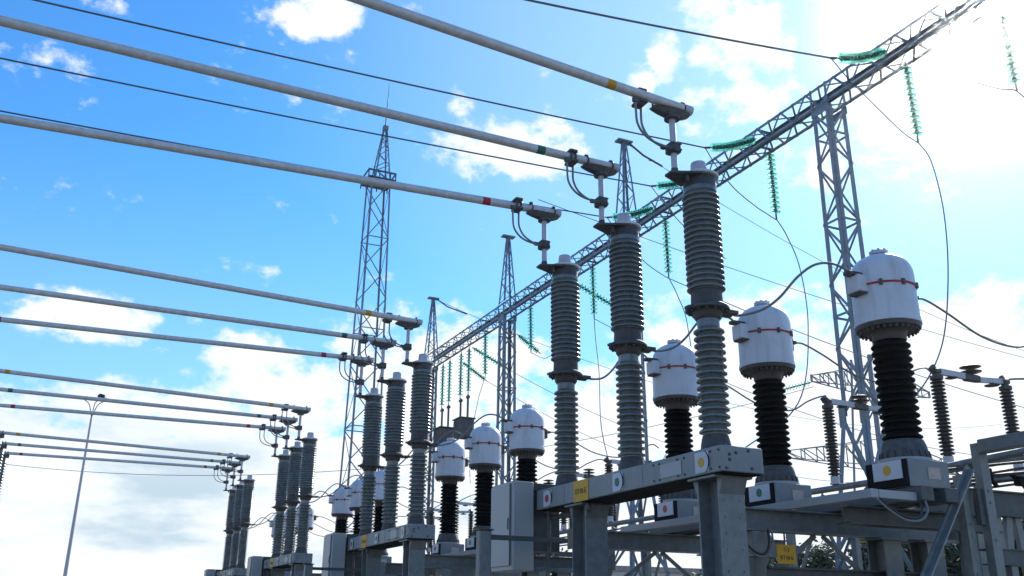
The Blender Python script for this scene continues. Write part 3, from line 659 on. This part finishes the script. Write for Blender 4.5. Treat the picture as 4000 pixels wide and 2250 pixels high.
def quad(x, y, z, w, w2=None):
    w2 = w2 or w; return [(x - w / 2, y - w2 / 2, z), (x + w / 2, y - w2 / 2, z), (x + w / 2, y + w2 / 2, z), (x - w / 2, y + w2 / 2, z)]
GX = 15.35
COLS = [14.93, 24.2, 33.58, 42.66]
CL = ['lattice steel gantry column behind the large yellow dotted transformer', 'lattice gantry column with tall peak rising behind the nearest breaker poles', 'lattice gantry column with peak standing between the two breaker groups', 'farthest lattice gantry column with peak at the left end of the gantry']
for n, yc in enumerate(COLS):
    t = thing('gantry_column', (GX, yc, 0), CL[n], 'lattice column', 'lattice gantry columns')
    k = lattice(t, quad(GX, yc, 5.9, .62), quad(GX, yc, 13.40, .54), 10, .115, .055)
    k.build('bracing', M_LATT, t)
    k = lattice(t, quad(GX, yc, 0, 1.85), quad(GX, yc, 5.9, .66), 4, .11, .075, rails=False); k.build('base_bracing', M_LATT, t)
    j = MB()
    for sx in (-1, 1):
        for sy in (-1, 1): j.box(GX + sx * .34 - .008, GX + sx * .34 + .008, yc + sy * .30 - .1, yc + sy * .30 + .1, 5.65, 6.2)
    j.build('joint_plate', M_STEEL, t)
    h = MB()
    for sx in (-1, 1): h.box(GX + sx * .285 - .01, GX + sx * .285 + .01, yc - .29, yc + .29, 13.22, 13.40); h.bar((GX + sx * .29, yc - .25, 13.4), (GX + sx * .29, yc - .25, 13.98), .05, .03); h.bar((GX + sx * .29, yc + .25, 13.4), (GX + sx * .29, yc + .25, 13.98), .05, .03)
    h.build('head_plate', M_LATT, t)
    if n:
        k = lattice(t, quad(GX, yc, 14.04, .56), quad(GX, yc, 17.0, .14), 6, .06, .032, rails=False); k.box(GX - .28, GX + .28, yc - .14, yc + .14, 17.0, 17.06)
        k.build('peak', M_LATT, t)
# ---- gantry beams: one between each pair of columns and one running out of the frame
def make_beam(y0, y1, label):
    t = thing('gantry_beam', (GX, (y0 + y1) / 2, 13.4), label, 'lattice beam', 'lattice gantry beams')
    x0, x1, z0, z1 = GX - .255, GX + .255, 13.42, 13.99
    for x, z, ax, az in ((x0, z0, 1, 1), (x1, z0, -1, 1), (x0, z1, 1, -1), (x1, z1, -1, -1)):
        MB().angle((x, y0, z), (x, y1, z), .09 if z < 13.7 else .075, V((ax, 0, 0)), V((0, 0, az)), .012).build('chord', M_LATT if x > GX or z > 13.7 else M_STEEL, t)
    k = MB(); n = max(4, round((y1 - y0) / .92)); s = (y1 - y0) / n
    for i in range(n):
        a, b, c = y0 + i * s, y0 + (i + .5) * s, y0 + (i + 1) * s
        for x in (x0, x1): k.bar((x, a, z0), (x, b, z1), .052, .012, V((1, 0, 0))); k.bar((x, b, z1), (x, c, z0), .052, .012, V((1, 0, 0)))
        for z in (z0, z1): k.bar((x0, a, z), (x1, b, z), .052, .012); k.bar((x1, b, z), (x0, c, z), .052, .012)
        if i % 5 == 2: k.box(x0 + .02, x1 - .02, b - .03, b + .03, z0 + .02, z0 + .07); k.bar((x0, b, z0), (x1, b, z1), .05, .02); k.box(x0, x1, b - .02, b + .02, z1 - .06, z1 - .01)
    k.build('bracing', M_LATT, t)
make_beam(9.2, COLS[0] - .004, 'lattice gantry beam at the top right, running into the sun glare')
make_beam(COLS[0] + .004, COLS[1] - .004, 'lattice gantry beam behind the nearest breaker pole top')
make_beam(COLS[1] + .004, COLS[2] - .004, 'lattice gantry beam between the two middle peaked columns')
make_beam(COLS[2] + .004, COLS[3] + .3, 'farthest and smallest lattice gantry beam at the left end')

# ---- glass insulator strings
def string_parts(t, p, q, n=13, r=.125):
    p, q = V(p), V(q); ax = (q - p).normalized(); L = (q - p).length; a = p + ax * .12; b = q - ax * .14; pit = (b - a).length / n
    g = MB(); c = MB()
    for i in range(n):
        o = a + ax * (pit * i)
        g.lathe(o, [(.03, pit * .40), (r * .6, pit * .46), (r, pit * .60), (r * .99, pit * .66), (r * .5, pit * .60), (.03, pit * .66)], 16, ax)
        c.lathe(o, [(.02, -pit * .2), (.045, -pit * .1), (.05, pit * .36), (.02, pit * .42)], 8, ax)
    c.tube([p, q], .012, 6); c.tube([q - ax * .14, q], .022, 8); c.tube([p, p + ax * .12], .02, 6)
    g.build('glass_discs', M_GLASS, t, smooth=True); c.build('metal_caps', M_CAST, t)
HY = [12.56, 17.13, 22.0, 26.5, 31.4, 35.85]
HL = ['hanging green glass string right of the nearest gantry column', 'hanging green glass string left of the nearest gantry column', 'hanging green glass string between the first and second breaker poles', 'hanging green glass string just right of the red phase breaker pole',
      'hanging green glass string right of the middle gantry column', 'small hanging green glass string left of the middle gantry column']
for y, lb in zip(HY, HL):
    t = thing('insulator_string', (GX, y, 13.38), lb, 'insulator string', 'hanging green glass strings'); string_parts(t, (GX, y, 13.38), (GX + .03, y, 11.38))
t = thing('insulator_string', (GX, 8.6, 13.1), 'hanging green glass string at the right edge fading into glare', 'insulator string', 'hanging green glass strings'); string_parts(t, (GX + .1, 10.24, 13.3), (GX + .13, 10.24, 11.4))
# tension strings towards the incoming lines: curved, so built of two runs of discs
def tension(y, label, z1=13.05, x1=13.4):
    t = thing('tension_string', (15.1, y, 13.7), label, 'insulator string', 'green glass tension strings')
    P = spline([(15.10, y, 13.72), (14.70, y, 13.50), (14.2, y, 13.28), (13.75, y, 13.14), (x1, y, z1)], 10)
    g = MB(); c = MB(); n = 14; tot = sum((P[i + 1] - P[i]).length for i in range(len(P) - 1)); want = [.10 + (tot - .32) * (i + .5) / n for i in range(n)]; acc = 0; k = 0
    for i in range(len(P) - 1):
        s = (P[i + 1] - P[i]); l = s.length
        while k < n and want[k] <= acc + l:
            o = P[i] + s.normalized() * (want[k] - acc); ax = s.normalized(); pit = .125
            for dy in (-.0,):
                g.lathe(o, [(.03, -.008), (.07, -.010), (.122, .012), (.122, .017), (.06, .004), (.03, .006)], 16, ax); c.lathe(o, [(.02, -.09), (.05, -.08), (.055, -.02), (.02, -.008)], 8, ax)
            k += 1
        acc += l
    c.tube(P, .013, 6); c.bar(P[-6], P[-1], .05, .04); g.build('glass_discs', M_GLASS, t, smooth=True); c.build('metal_caps', M_CAST, t)
TY = [12.80, 17.30, 19.80, 22.20]
TL = ['sagging green glass tension string highest at the top right of the gantry', 'sagging green glass tension string right of the nearest breaker pole cap', 'green glass tension string partly hidden by the nearest breaker pole plate', 'green glass tension string behind the cap of the green phase breaker pole']
for y, lb in zip(TY, TL): tension(y, lb)
# tension strings on the far side of the gantry
for (y, z0, x1, z1, lb) in ((28.14, 13.2, 17.5, 12.45, 'green glass tension string sloping down behind the green phase breaker pole'), (37.98, 13.3, 17.4, 12.5, 'upper of two small green tension strings sloping right below the far gantry'),
                            (39.26, 12.95, 16.95, 12.15, 'lower of two small green tension strings sloping right below the far gantry'), (33.2, 12.65, 16.7, 11.95, 'small green tension string just right of the middle gantry column')):
    t = thing('tension_string', (15.62, y, z0), lb, 'insulator string', 'green glass tension strings'); string_parts(t, (15.62, y, z0), (x1, y, z1), 13, .125)
# line traps hung on pairs of strings at the far end
def trap(y, lb, yy):
    t = thing('line_trap', (GX, y, 9.2), lb, 'line trap', 'grey line traps'); b = MB(); b.rbox(GX - .34, GX + .34, y - .42, y + .42, 9.15, 9.95, .06); bo = b.build('box', M_TRAP, t)
    r = MB()
    for s in range(5): r.box(GX - .36, GX - .342, y - .36 + s * .17, y - .33 + s * .17, 9.2, 9.9)
    r.box(GX - .38, GX + .38, y - .46, y + .46, 9.951, 10.0); r.build('ribs', M_CAST, t)
    for v in yy:
        r = MB(); r.tube([(GX, v, 10.0), (GX, v, 11.0)], .05, 8); r.box(GX - .06, GX + .06, v - .1, v + .1, 10.85, 10.95); r.build('rod', M_CAST, t)
trap(40.5, 'left and lower of two grey boxes hanging under the far gantry', (40.82, 40.0)); trap(38.05, 'right and upper of two grey boxes hanging under the far gantry', (38.5, 37.65))
for y, lb in ((40.9, 'leftmost hanging string above the left grey box'), (40.0, 'darker hanging string right above the left grey box'), (38.6, 'bright green hanging string left above the right grey box'), (37.65, 'darker hanging string right above the right grey box')):
    t = thing('insulator_string', (GX, y, 13.2), lb, 'insulator string', 'hanging green glass strings'); string_parts(t, (GX, y, 13.2), (GX, y, 11.0))

# ------------------------------------------------------------------ wires
def wire(pts, r, label, group=None, cat='wire', mt=M_WIRE):
    return tag(MB().tube(pts, r, 6).build('wire', mt, loc=pts[0], smooth=True), label, cat, group)
GRP = 'overhead line wires'
wire(sag((13.4, 12.80, 13.05), (-40, 12.60, 13.2), 1.9, 60), .021, 'uppermost overhead wire running from the top right tension string', GRP)
wire(sag((13.4, 17.30, 13.05), (-40, 17.30, 13.2), 0.62, 60), .019, 'overhead wire crossing above the green banded tube from the top left corner', GRP)
wire(sag((13.4, 19.80, 13.05), (-40, 19.70, 13.2), 0.62, 60), .019, 'overhead wire between the two nearest lower tubes at the left', GRP)
wire(sag((13.4, 22.20, 13.05), (-40, 22.20, 13.2), 0.62, 60), .019, 'overhead wire running along the nearest red banded tube', GRP)
JG = 'drop wires from the gantry strings'
wire(spline([(13.42, 12.80, 13.03), (13.8, 12.75, 12.60), (14.5, 12.68, 12.0), (15.0, 12.60, 11.55), (15.37, 12.56, 11.36)], 8), .013, 'slack wire from the top right tension string to the hanging string', JG)
wire(spline([(13.42, 17.30, 13.03), (13.7, 17.28, 12.6), (14.2, 17.25, 12.05), (14.8, 17.2, 11.65), (15.1, 17.17, 11.50), (15.37, 17.13, 11.36)], 8), .013, 'slack wire curving to the hanging string left of the nearest column', JG)
wire(spline([(13.42, 19.80, 13.03), (13.9, 19.8, 12.5), (14.6, 19.8, 11.9), (15.2, 19.8, 11.5), (15.8, 19.8, 11.3)], 8), .013, 'slack wire passing behind the nearest breaker pole', JG)
wire(spline([(13.42, 22.20, 13.03), (13.9, 22.15, 12.4), (14.6, 22.1, 11.8), (15.1, 22.05, 11.5), (15.37, 22.0, 11.36)], 8), .013, 'slack wire to the hanging string between the first breaker poles', JG)
wire(spline([(15.38, 12.56, 11.38), (15.55, 12.45, 10.9), (15.5, 12.3, 9.7), (15.1, 12.1, 8.2), (14.3, 11.8, 6.6), (13.2, 11.5, 5.5), (12.3, 11.36, 5.06)], 10), .014, 'long drop wire curving down behind the large yellow dotted transformer', JG)
wire(spline([(15.38, 17.13, 11.38), (15.55, 17.0, 10.9), (15.6, 16.7, 9.9), (15.2, 16.2, 8.2), (13.6, 15.0, 6.0), (10.92, 13.87, 4.50)], 10), .014, 'drop wire behind the green dotted transformer from the hanging string', JG)
wire(spline([(15.38, 22.0, 11.38), (15.6, 21.9, 10.8), (15.6, 21.5, 9.8), (15.0, 20.6, 7.5), (12.3, 18.27, 5.06)], 10), .014, 'drop wire between the green and yellow phase breaker poles', JG)
wire(spline([(15.38, 26.5, 11.38), (15.3, 26.3, 10.6), (15.0, 25.6, 9.2), (13.8, 23.5, 7.0), (12.3, 20.44, 5.06)], 10), .014, 'drop wire between the red and green phase breaker poles', JG)
wire(spline([(15.38, 35.85, 11.38), (14.9, 35.4, 10.3), (14.0, 34.0, 8.0), (12.3, 29.6, 5.06)], 10), .014, 'drop wire left of the middle gantry column', JG)
wire(spline([(15.38, 31.4, 11.38), (15.9, 31.3, 11.2), (16.3, 31.2, 11.35), (17.3, 31.1, 11.2)], 8), .012, 'short curled wire below the string right of the middle column', JG)
wire(spline([(15.1, 10.75, 11.75), (15.3, 10.45, 11.5), (15.48, 10.24, 11.38), (15.75, 10.1, 10.9), (15.9, 9.95, 10.2), (15.8, 9.8, 9.0), (15.2, 9.5, 6.8), (13.6, 9.3, 5.4), (12.3, 9.19, 5.06)], 10), .016, 'drop wire at the right edge below the string in the glare', JG)
FG = 'thin wires beyond the gantry'
wire(sag((15.38, 22.0, 11.36), (60, 22.3, 10.0), 2.2, 30), .013, 'thin wire running right behind the nearest breaker pole', FG)
wire(sag((15.37, 24.2, 17.03), (60, 26.5, 14.5), 3.5, 30), .010, 'thin earth wire leaving the peak behind the second pole', FG)
wire(sag((15.37, 42.66, 17.03), (60, 45.5, 15.2), 2.5, 30), .012, 'thin earth wire leaving the farthest gantry peak', FG)
wire(sag((16.95, 39.26, 12.15), (45, 40.0, 8.5), 2.2, 30), .012, 'thin wire sloping right from the lower small tension string', FG)
wire(sag((17.4, 37.98, 12.5), (45, 38.5, 9.5), 2.0, 30), .012, 'thin wire sloping right from the upper small tension string', FG)
wire(sag((15.40, 26.5, 11.36), (45, 27.2, 9.3), 2.0, 30), .012, 'thin wire leaving the string beside the red phase breaker pole', FG)
wire(sag((20, 40, 22.4), (95, 46, 20.0), 1.5, 30), .02, 'faint wire crossing the bright sky at the right', FG)
wire(sag((37.5, 40, 14.3), (-5, 70, 11.0), 2.5, 30), .018, 'faint wire from the tip of the distant tower arm', FG)
# fittings at the peaks
for y, r_ in ((24.2, 1.6), (42.66, 1.9)):
    t = tag(MB().tube([(GX + .25, y, 17.0), (GX + .8, y + .05, 16.72), (GX + r_, y + .1, 16.5)], .035, 8).lathe((GX + r_ * .7, y + .07, 16.62), [(.03, -.03), (.08, 0), (.03, .03)], 8).build('earth_wire_fitting', M_CAST, loc=(GX, y, 17), smooth=True),
            'dark clamp rod at the top of the %s gantry peak' % ('nearest' if y < 30 else 'farthest'), 'clamp rod')

# ------------------------------------------------------------------ lightning mast
def mast():
    x, y = 17.0, 60.0; t = thing('lightning_mast', (x, y, 0), 'tall lattice mast with platform and spire behind the tube ends', 'lattice mast')
    k = lattice(t, quad(x - .05, y, 0, 2.35), quad(x + .02, y, 31.4, 1.42), 14, .12, .075); k.build('bracing', M_LATT, t)
    p = MB(); p.box(x - 1.0, x + 1.0, y - 1.0, y + 1.0, 31.41, 31.46)
    for sx in (-1, 1): p.box(x + sx * 1.0 - .03, x + sx * 1.0 + .03, y - 1.0, y + 1.0, 31.85, 31.98); p.box(x - 1.0, x + 1.0, y + sx * 1.0 - .03, y + sx * 1.0 + .03, 31.85, 31.98)
    for q in range(6):
        for sx in (-1, 1): p.bar((x - 1 + q * .4, y + sx, 31.2), (x - 1 + q * .4, y + sx, 31.98), .07, .07)
    p.build('platform', M_STEEL_D, t)
    k = lattice(t, quad(x + .15, y, 31.5, 1.2), quad(x + .3, y, 36.1, .24), 7, .09, .06, rails=False); k.box(x + .12, x + .48, y - .18, y + .18, 35.8, 36.15); k.build('spire_bracing', M_LATT, t)
    MB().tube([(x + .3, y, 36.0), (x + .36, y, 38.6)], .06, 8, .03).tube([(x + .36, y, 38.6), (x + .385, y, 39.9)], .025, 6, .012).build('rod', M_LATT, t)
    return t
mast()
# ------------------------------------------------------------------ lamp post
def lamp():
    x, y = .39, 45.0; t = thing('lamp_post', (x, y, 0), 'slender grey lamp post with curved arms at the far left', 'lamp post')
    MB().tube([(x - .02, y, 0), (x, y, 5), (x + .03, y, 9.9)], .10, 14, .045).build('pole', M_POST, t, smooth=True)
    tp = V((x + .03, y, 9.9))
    for dx, dz in ((-.55, .85), (.55, .85), (.12, .75)):
        p = [tp, tp + V((dx * .12, 0, .25)), tp + V((dx * .38, 0, .62)), tp + V((dx, 0, dz))]
        MB().tube(spline(p, 6), .02, 6).build('arm', M_STEEL_D, t, smooth=True)
        if dx == .12: MB().lathe(tp + V((.3, 0, .95)), [(.03, -.14), (.16, -.10), (.21, 0), (.16, .10), (.03, .13)], 16, V((.3, 0, 1))).build('lamp_head', M_LAMP, t, smooth=True)
        else: MB().bar(tp + V((dx * .95, 0, dz - .03)), tp + V((dx * 1.5, 0, dz + .0)), .09, .05).build('lamp_head', M_STEEL, t)
lamp()
# ------------------------------------------------------------------ bus support posts at the far left ends of the tubes
bs = None
for i in range(4):
    for j in range(3):
        p = tube_pt(TUBE_X1, j) + V((0, DY[i], 0))
        if bs is None:
            bs = thing('bus_support', p, '', 'bus support', 'posts carrying the left tube ends')
            MB().lathe((p.x, p.y, 0), [(.09, 5.3)] + sheds(5.32, 6.95, 16, .12, .085) + [(.09, 6.96)], 18).build('insulator', M_PORC, bs, smooth=True)
            b = MB(); b.box(p.x - .16, p.x + .16, p.y - .08, p.y + .08, p.z - .17, p.z - .058); b.torus((p.x, p.y, p.z), .07, .018, 18, 6, V((1, 0, 0))); b.torus((p.x + .1, p.y, p.z), .07, .015, 18, 6, V((1, 0, 0))); b.lathe((p.x, p.y, 0), [(.06, 6.961), (.06, p.z - .171)], 12); b.build('clamp', M_CAST, bs, smooth=True)
            b = MB(); b.tube([(p.x, p.y, 0), (p.x, p.y, 5.29)], .1, 14); b.build('pedestal', M_STEEL, bs, smooth=True)
            bs['label'] = 'insulator post outside the left edge holding the nearest yellow banded tube'; first = p.copy()
        else: again(bs, p - first, 'insulator post holding the left end of the %s banded tube, %s group' % (PH[j], BAY[i]))

# ------------------------------------------------------------------ distant transmission tower
def tower():
    x, y = 42.0, 40.0; t = thing('transmission_tower', (x, y, 0), 'distant pale lattice tower with pointed cross arms behind the gantry column', 'lattice tower')
    k = lattice(t, quad(x, y, 0, 3.4), quad(x, y, 16.5, 1.5), 6, .16, .11); k.build('bracing', M_LATT, t)
    for z, dx, hh in ((14.5, 4.6, .85), (10.0, 7.0, .95)):
        for s in (-1, 1):
            k = MB(); tip = V((x + s * dx, y, z + .1)); r0 = x + s * .75
            for yy in (-.7, .7):
                k.bar((r0, y + yy, z), tip, .09, .04); k.bar((r0, y + yy, z + hh * 1.6), tip + V((0, 0, .35)), .08, .04)
                for q in range(5):
                    a = V((r0, y + yy, z)).lerp(tip, q / 5); b = V((r0, y + yy, z + hh * 1.6)).lerp(tip + V((0, 0, .35)), (q + 1) / 5); k.bar(a, b, .06, .03); k.bar(b, V((r0, y + yy, z)).lerp(tip, (q + 1) / 5), .06, .03)
            k.bar(tip, tip + V((0, 0, .4)), .1, .1); k.build('cross_arm', M_LATT, t)
tower()
t = thing('insulator_string', (37.4, 40, 14.5), 'short pale green string at the tip of the distant tower arm', 'insulator string'); string_parts(t, (37.4, 40, 14.55), (35.5, 41.3, 14.0), 12, .17)

# ------------------------------------------------------------------ far building and trees
def building():
    t = thing('control_building', (40, 62, 0), 'low white building with flat roof seen under the steel frames', 'building')
    MB().box(36.0, 47, 60, 70, 0, 5.0).build('wall', M_WALL, t); MB().box(35.7, 47.3, 59.7, 70.3, 5.001, 5.35).build('roof', M_ROOF, t)
    for x in (37.5, 40, 42.5, 45): MB().box(x, x + 1.2, 59.96, 59.998, 1.5, 3.2).build('window', M_BLACK, t)
building()
def tree(x, y, h, w, label, seed, dens=1.0):
    rnd = random.Random(seed); t = thing('tree', (x, y, 0), label, 'tree', 'green trees beyond the steelwork')
    k = MB(); top = V((x + rnd.uniform(-.3, .3), y, h * .8)); k.tube([(x, y, 0), (x + rnd.uniform(-.1, .1), y, h * .35), top], w * .05, 8, w * .012)
    cl = []
    for i in range(18):
        a = rnd.uniform(0, 6.28); z = h * rnd.uniform(.35, .9); rr = w * .5 * math.sqrt(max(.05, 1 - ((z / h - .58) / .45) ** 2)) * rnd.uniform(.55, 1.05)
        e = V((x + rr * math.cos(a), y + rr * math.sin(a), z)); k.tube([(x, y, z * .72), V((x, y, z * .72)).lerp(e, .5) + V((0, 0, .1)), e], w * .014, 5, w * .004); cl.append((e, w * rnd.uniform(.13, .22)))
    cl.append((V((top.x, top.y, h * .93)), w * .12)); k.build('trunk', M_BARK, t)
    g = MB()
    for c, r in cl:
        for q in range(int(560 * dens)):
            dv = V((rnd.gauss(0, 1), rnd.gauss(0, 1), rnd.gauss(0, .8))); p = c + dv * (r * .55); s = rnd.uniform(.11, .22) * (w / 5) ** .3
            u = V((rnd.gauss(0, 1), rnd.gauss(0, 1), rnd.gauss(0, 1))).normalized(); v = u.orthogonal().normalized()
            g.add([p - u * s, p + v * s * .5, p + u * s, p - v * s * .5], [(0, 1, 2, 3)])
    g.build('crown', M_LEAF, t)
for a in ((33.9, 40, 4.3, 3.6, 'low green tree under the hanging yellow sign', 1), (36.6, 41, 5.4, 4.2, 'taller green tree right of the hanging yellow sign', 2), (23.6, 22, 4.2, 3.2, 'green tree behind the diagonal strut', 3),
          (26.2, 22.2, 5.2, 3.6, 'leafy green tree between the strut and the right posts', 4), (28.3, 21.5, 5.2, 3.8, 'dark green tree at the lower right corner', 5), (24.8, 33, 3.7, 3.0, 'small green tree low under the breaker beam', 6),
          (22.5, 45, 4.8, 4.0, 'far green tree low behind the second breaker frame', 7)): tree(*a)

# ------------------------------------------------------------------ sun glare: added thin forward-scattering air that washes out things near the sun
h = MB(); h.box(-310, 310, -310, 310, -1.0, 43.0)
hm = bpy.data.materials.new('glare_haze'); hm.use_nodes = True; nt = hm.node_tree; nt.nodes.remove(nt.nodes['Principled BSDF'])
pv = nt.nodes.new('ShaderNodeVolumePrincipled'); pv.inputs['Color'].default_value = (0.93, 0.96, 1.0, 1); pv.inputs['Density'].default_value = GLARE_DENSITY; pv.inputs['Anisotropy'].default_value = GLARE_G
nt.links.new(pv.outputs[0], nt.nodes['Material Output'].inputs['Volume'])
tag(h.build('glare_haze', hm), 'thin scattering volume added to imitate the sun glare', 'glare_haze', None, 'stuff')
